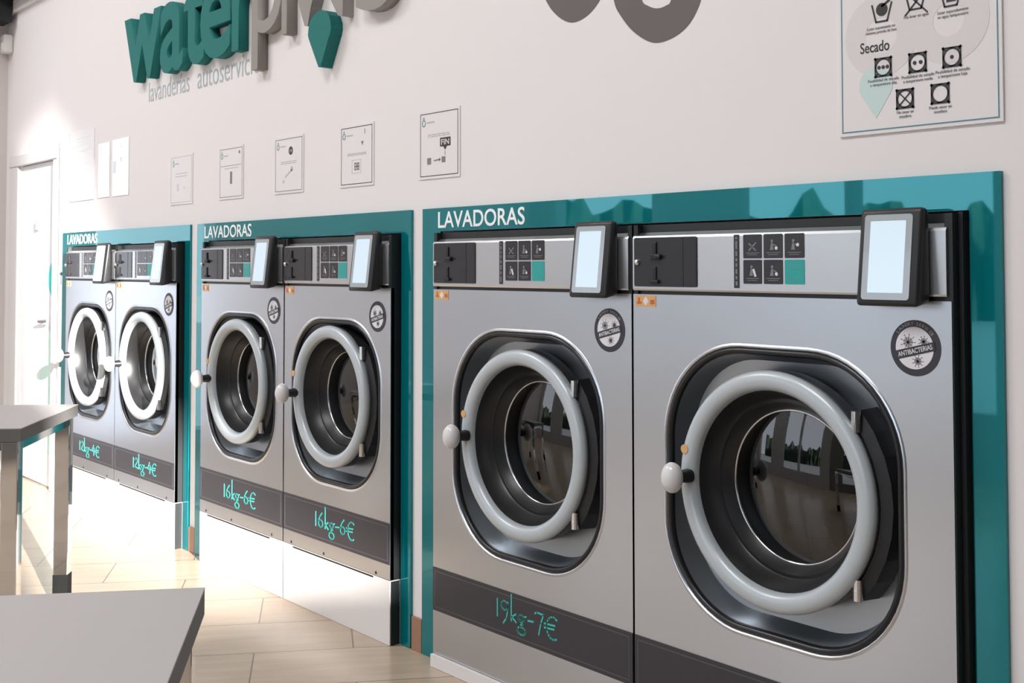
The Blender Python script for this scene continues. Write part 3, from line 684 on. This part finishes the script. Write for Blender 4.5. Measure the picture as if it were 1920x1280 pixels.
for n_, (x0, x1, z0, z1, lab) in enumerate(PST):
    t, cx, cz = poster(x0, x1, z0, z1, lab, border='ink_soft' if n_ == 0 else ('ink_mid' if n_ < 3 else 'ink'), group=GP)
    bm = bmesh.new(); drop_icon(bm, -0.098, 0.085, 0.010); obj('drop_icon', bm, 'ink_teal', t)
    bm = bmesh.new(); plate(bm, RECT(-0.078, -0.03, 0.082, 0.088), -0.0046, 0.0008)
    rows = {0: (0.03, 0.015), 1: (0.02,), 2: (0.012, 0.004), 3: (0.000, 0.006), 4: (0.035, 0.028)}[n_]
    for zz in rows:
        x = -0.07
        while x < 0.07:
            l = random.uniform(0.012, 0.03); plate(bm, RECT(x, min(x+l, 0.075), zz, zz+0.004), -0.0046, 0.0008); x += l+0.005
    obj('text_lines', bm, 'ink_soft', t)
    bm = bmesh.new()
    if n_ == 0:
        plate(bm, RECT(-0.05, -0.03, -0.06, -0.02), -0.0046, 0.0008); plate(bm, RECT(0.03, 0.045, -0.05, -0.04), -0.0046, 0.0008)
        obj('pictogram', bm, 'ink_pink', t)
    elif n_ == 1:
        plate(bm, RECT(-0.008, 0.014, -0.055, 0.005), -0.0046, 0.0008); plate(bm, RECT(-0.11, 0.11, 0.034, 0.036), -0.0046, 0.0008)
        plate(bm, circ(0.09, 0.095, 0.008, 12), -0.0046, 0.0008); obj('pictogram', bm, 'ink_mid', t)
    elif n_ == 2:
        ring_plate(bm, 0.02, 0.062, 0.010, 0.019, -0.0046, 0.0008, 24); plate(bm, RECT(0.016, 0.024, 0.052, 0.072), -0.0046, 0.0008)
        obj('pictogram', bm, 'ink', t)
        bm = bmesh.new(); stroke(bm, [(-0.03, -0.055), (0.03, -0.025)], 0.007, -0.0046, 0.0008); plate(bm, circ(0.03, -0.02, 0.011, 12), -0.0046, 0.0008); plate(bm, circ(-0.045, -0.075, 0.007, 10), -0.0046, 0.0008)
        obj('arrow_mark', bm, 'ink_soft', t)
    elif n_ == 3:
        frame(bm, -0.035, 0.035, -0.075, -0.018, 0.002, -0.0046, 0.0008); obj('pictogram_box', bm, 'ink_soft', t)
        bm = bmesh.new(); frame(bm, -0.015, 0.003, -0.062, -0.030, 0.005, -0.0046, 0.0008); frame(bm, 0.007, 0.022, -0.062, -0.030, 0.005, -0.0046, 0.0008)
        plate(bm, RECT(-0.012, 0.02, -0.048, -0.044), -0.0046, 0.0008); plate(bm, [(0.035, 0.055), (0.055, 0.055), (0.045, 0.038)], -0.0046, 0.0008); plate(bm, RECT(0.062, 0.066, 0.085, 0.105), -0.0046, 0.0008)
        obj('pictogram', bm, 'ink_mid', t)
    else:
        plate(bm, RECT(0.008, 0.074, -0.012, 0.021), -0.0046, 0.0008); plate(bm, [(0.028, -0.012), (0.052, -0.012), (0.040, -0.026)], -0.0046, 0.0008)
        fb = obj('speech_tag', bm, 'ink', t)
        obj('tag_lettering', text_mesh('FIN', 0, 0, y=-0.0052, depth=0.0006, offset=0.01, box_fit=(0.016, 0.066, -0.006, 0.015)), 'paper', fb)['label'] = 'white word FIN'
        bm = bmesh.new(); plate(bm, RECT(-0.075, -0.050, -0.075, -0.050), -0.0046, 0.0008); stroke(bm, [(-0.03, -0.062), (0.005, -0.060)], 0.005, -0.0046, 0.0008)
        plate(bm, [(0.003, -0.068), (0.012, -0.060), (0.003, -0.052)], -0.0046, 0.0008); plate(bm, RECT(0.018, 0.042, -0.072, -0.050), -0.0046, 0.0008); plate(bm, RECT(0.038, 0.041, -0.045, -0.030), -0.0046, 0.0008)
        obj('pictogram', bm, 'ink_mid', t)
# ---- three bright notices at the far left
GN = 'white notices by the door'
for n_, (x0, x1, z0, z1, lab) in enumerate(((-7.64, -7.205, 1.865, 2.305, 'widest white notice with rows of faint print, just right of the door'),
                               (-7.135, -6.945, 1.868, 2.195, 'narrow blank white notice between two wider ones'),
                               (-6.90, -6.648, 1.866, 2.20, 'white notice with a faint grey print, rightmost of the three by the door'))):
    t, cx, cz = poster(x0, x1, z0, z1, lab, cat='notice', material='bright_paper', border=None, group=GN)
    bm = bmesh.new()
    if n_ == 0:
        for k in range(9):
            zz = 0.17-k*0.04; plate(bm, RECT(-0.17+random.uniform(0, .06), 0.15-random.uniform(0, .12), zz, zz+0.012), -0.0046, 0.0008)
        obj('text_lines', bm, 'ink_faint', t)
    elif n_ == 2:
        plate(bm, RECT(-0.115, -0.07, -0.03, 0.04), -0.0046, 0.0008); plate(bm, RECT(-0.02, 0.02, 0.12, 0.126), -0.0046, 0.0008); plate(bm, RECT(0.0, 0.02, 0.03, 0.06), -0.0046, 0.0008)
        obj('text_lines', bm, 'ink_faint', t)

# ---- laundry-care sign at the upper right
SX, SZ = -1.602, 2.18
cs = thing('care_symbol_sign', 'large white laundry care symbol board with thin blue border at the upper right', 'sign', (SX, 0, SZ))
def sp(x, z): return (x-SX, z-SZ)
obj('board', BOX(-1.826-SX, -1.381-SX, -0.006, -0.0002, 1.783-SZ, 2.62-SZ, bevel=0.001), 'paper', cs)
obj('border', frame(bmesh.new(), -1.817-SX, -1.390-SX, 1.792-SZ, 2.61-SZ, 0.0032, -0.0066, 0.0008), 'sign_border', cs)
bm = bmesh.new()
ring_plate(bm, -1.70-SX, 2.03-SZ, 0.045, 0.105, -0.0064, 0.0005); ring_plate(bm, -1.515-SX, 2.04-SZ, 0.040, 0.105, -0.0066, 0.0007)
obj('watermark', bm, 'wm_grey', cs)['label'] = 'pale grey ring watermark'
pts = [sp(-1.716+0.048*math.cos(a), 1.905+0.048*math.sin(a)) for a in [math.radians(-25+230*k/20) for k in range(21)]]+[sp(-1.716, 1.822)]
obj('drop_watermark', PLATE(pts, -0.0068, 0.0009), 'wm_teal', cs)['label'] = 'pale teal droplet'
obj('heading', text_mesh('Secado', 0, 0, y=-0.0068, depth=0.0008, offset=0.012, box_fit=(-1.760-SX, -1.676-SX, 1.990-SZ, 2.018-SZ)), 'ink', cs)['label'] = 'black word Secado'
YS = -0.0076
def dryer(x, z, dots, cross=False):
    h = 0.0245; bm = bmesh.new(); x -= SX; z -= SZ
    frame(bm, x-h, x+h, z-h, z+h, 0.004, YS, 0.0008); ring_plate(bm, x, z, h*0.78, h*0.95, YS, 0.0008, 32)
    for sx in (1, -1):
        for sz in (1, -1): stroke(bm, [(x+sx*h*0.72, z+sz*h*0.72), (x+sx*h*0.95, z+sz*h*0.95)], 0.006, YS, 0.0008)
    n = dots
    for k in range(n): plate(bm, circ(x+(k-(n-1)/2)*(0.0118 if n == 3 else 0.0165), z, 0.0048, 12), YS, 0.0008)
    if cross:
        for s in (1, -1): stroke(bm, [(x-h*0.6, z-s*h*0.6), (x+h*0.6, z+s*h*0.6)], 0.003, YS, 0.0008)
    obj('care_symbol', bm, 'ink', cs)
dryer(-1.694, 1.949, 3); dryer(-1.598, 1.948, 2); dryer(-1.507, 1.949, 1); dryer(-1.634, 1.863, 0, True); dryer(-1.539, 1.865, 0)
def tub(x, z, kind):
    bm = bmesh.new(); x -= SX; z -= SZ
    stroke(bm, [(x-0.029, z+0.026), (x-0.018, z-0.018), (x+0.014, z-0.018), (x+0.027, z+0.026)], 0.0042, YS, 0.0008)
    if kind == 'hand': plate(bm, circ(x-0.001, z+0.012, 0.0165, 20), YS, 0.0008); stroke(bm, [(x, z+0.02), (x+0.02, z+0.032)], 0.006, YS, 0.0008)
    elif kind == 'cross':
        for s in (1, -1): stroke(bm, [(x-0.03, z-s*0.030), (x+0.03, z+s*0.030)], 0.004, YS, 0.0008)
        stroke(bm, [(x-0.029, z+0.026), (x+0.027, z+0.026)], 0.004, YS, 0.0008)
    else: plate(bm, RECT(x-0.013, x+0.012, z-0.008, z+0.006), YS, 0.0008)
    obj('care_symbol', bm, 'ink', cs)
tub(-1.695, 2.083, 'hand'); tub(-1.600, 2.098, 'cross'); tub(-1.506, 2.090, 'water')
for rows, x, z in ((('Lavar suavemente en', 'máxima prenda de lana'), -1.699, 2.047), (('No lavar en agua',), -1.600, 2.060), (('Lavar separadamente', 'en agua temperatura'), -1.503, 2.056),
                   (('Posibilidad de secado', 'a temperatura alta'), -1.694, 1.914), (('Posibilidad de secado', 'a temperatura media'), -1.598, 1.912), (('Posibilidad de secado', 'a temperatura baja'), -1.506, 1.913),
                   (('No secar en', 'secadora'), -1.634, 1.827), (('Puede secar en', 'secadora'), -1.539, 1.829)):
    bm = bmesh.new()
    for i, s in enumerate(rows):
        wd = 0.0042*len(s); tb = text_mesh(s, x-SX-wd/2, z-SZ-0.0105*i, width=wd, height=0.0075, y=YS, depth=0.0006)
        me_ = bpy.data.meshes.new('tmp'); tb.to_mesh(me_); tb.free(); bm.from_mesh(me_); bpy.data.meshes.remove(me_)
    obj('caption', bm, 'ink_mid', cs)

# ================================================================== TABLES
def table(corner, ang_v, W_, L_, label):
    """corner = nearest-to-machines corner; v runs along ang_v, the table extends along +v and -u"""
    v = Vector((math.cos(ang_v), math.sin(ang_v), 0)); u = Vector((-v.y, v.x, 0)); H = 0.85
    t = thing('folding_table', label, 'table', (corner[0], corner[1], 0), 'grey tables'); t.rotation_euler = (0, 0, ang_v)
    # local: x along v (0..W), y along u (-L..0)
    obj('table_top', BOX(0, W_, -L_, 0, H-0.004, H, bevel=0.001), 'table_top', t)
    obj('edge_band', BOX(0.0005, W_-0.0005, -L_+0.0005, -0.0005, H-0.050, H-0.004), 'table_edge', t)
    s = 0.062; i0 = 0.015
    bm = bmesh.new()
    for (a0, a1, b0, b1) in ((i0+s, W_-i0-s, -i0-0.03, -i0), (i0+s, W_-i0-s, -L_+i0, -L_+i0+0.03), (i0, i0+0.03, -L_+i0+s, -i0-s), (W_-i0-0.03, W_-i0, -L_+i0+s, -i0-s)):
        box(bm, a0, a1, b0, b1, H-0.085, H-0.0505)
    obj('frame_rail', bm, 'chrome', t)
    for a in (i0, W_-i0-s):
        for b_ in (-i0-s, -L_+i0):
            lg = obj('leg', BOX(a, a+s, b_, b_+s, 0.012, H-0.0505, bevel=0.004), 'chrome', t)
            obj('foot', BOX(a-0.0006, a+s+0.0006, b_-0.0006, b_+s+0.0006, 0, 0.13), 'foot', lg)
    return t
table((-2.102, -1.621), math.radians(-30.6), 0.77, 1.3, 'near grey table at the lower left, its corner pointing at the middle machines')
table((-5.242, -0.766), math.radians(-34.1), 0.777, 1.4, 'far grey table on chrome legs, in front of the farthest washing machine')

# ================================================================== OUTSIDE (only seen in reflections / shades the sun)
bm = BOX(-60, 60, -80, FY-0.15, -0.25, -0.12); struct(obj('ground', bm, 'pavement'), 'pavement outside the shop front', 'ground')
bm = BOX(-60, XL-0.2, FY-0.15, 40, -0.25, -0.121); struct(obj('ground', bm, 'bounce_ground'), 'ground outside the left window, lightened to brighten the steel reflections', 'ground')  # unseen ground made paler so the far machines' steel reflects brighter
n_ = 100; bm = bmesh.new(); prev = None
for k in range(n_+1):
    a = math.radians(217+58*k/n_); h_ = 3.0+0.3*math.sin(k*0.31)+0.3*math.sin(k*0.83+1)+random.uniform(-0.25, 0.35)
    row = []
    for R_, z in ((31, -0.15), (30.5, h_*0.55), (31.2, h_), (32.5, h_*0.8), (33, -0.15)):
        q = R_+random.uniform(-0.3, 0.3); row.append(bm.verts.new((q*math.cos(a)-2, q*math.sin(a)-2.6, z)))
    if prev:
        for i in range(4): bm.faces.new((prev[i], row[i], row[i+1], prev[i+1]))
    prev = row
o = obj('hedge', bm, 'foliage'); tag(o, 'dark green hedge and tree line beyond the shop front, outside the photo', 'hedge'); o['kind'] = 'stuff'
# unseen slab added to block the sun, notched to pass one low wedge
LIT = dict(apex=(-3.80, 0.245), ul=(-8.42, 2.66), ll=(-8.32, -0.02), l2=(-11.5, -0.05), lo=(-11.5, -1.68))
T = 20.0
def far(p, t=T): return (p[0]+T, p[1]-SUN.z*T)
bm = BOX(8.0, 12.0, -34.0, -5.3, -0.25, 9.0); struct(obj('sun_blocker', bm, 'render'), 'unseen dark block added to shade the shop front from the sun', 'sun_blocker')  # added block that keeps sun off the shop front and pavement
def far_slab(name, pts, label):
    bm = bmesh.new(); P = [far(p) for p in pts]
    loft(bm, [(P, -SUN.y*T-0.03), (P, -SUN.y*T)], True, True)
    o = obj(name, bm, 'render'); struct(o, label, 'sun_blocker')
far_slab('sun_blocker', [(1.5, -3.7), (1.5, 4.6), (-13.5, 4.6), (-13.5, -0.05), (-9.8, -0.05), LIT['ll'], LIT['ul'], (-7.70, 2.25), (-6.65, 1.32), (-6.25, 0.68), (-5.2, 0.5), LIT['apex'], (-9.8, -1.255), (-9.8, -0.09), (-13.5, -0.09), (-13.5, -3.7)], 'unseen slab added to block the sun except for a notched wedge')
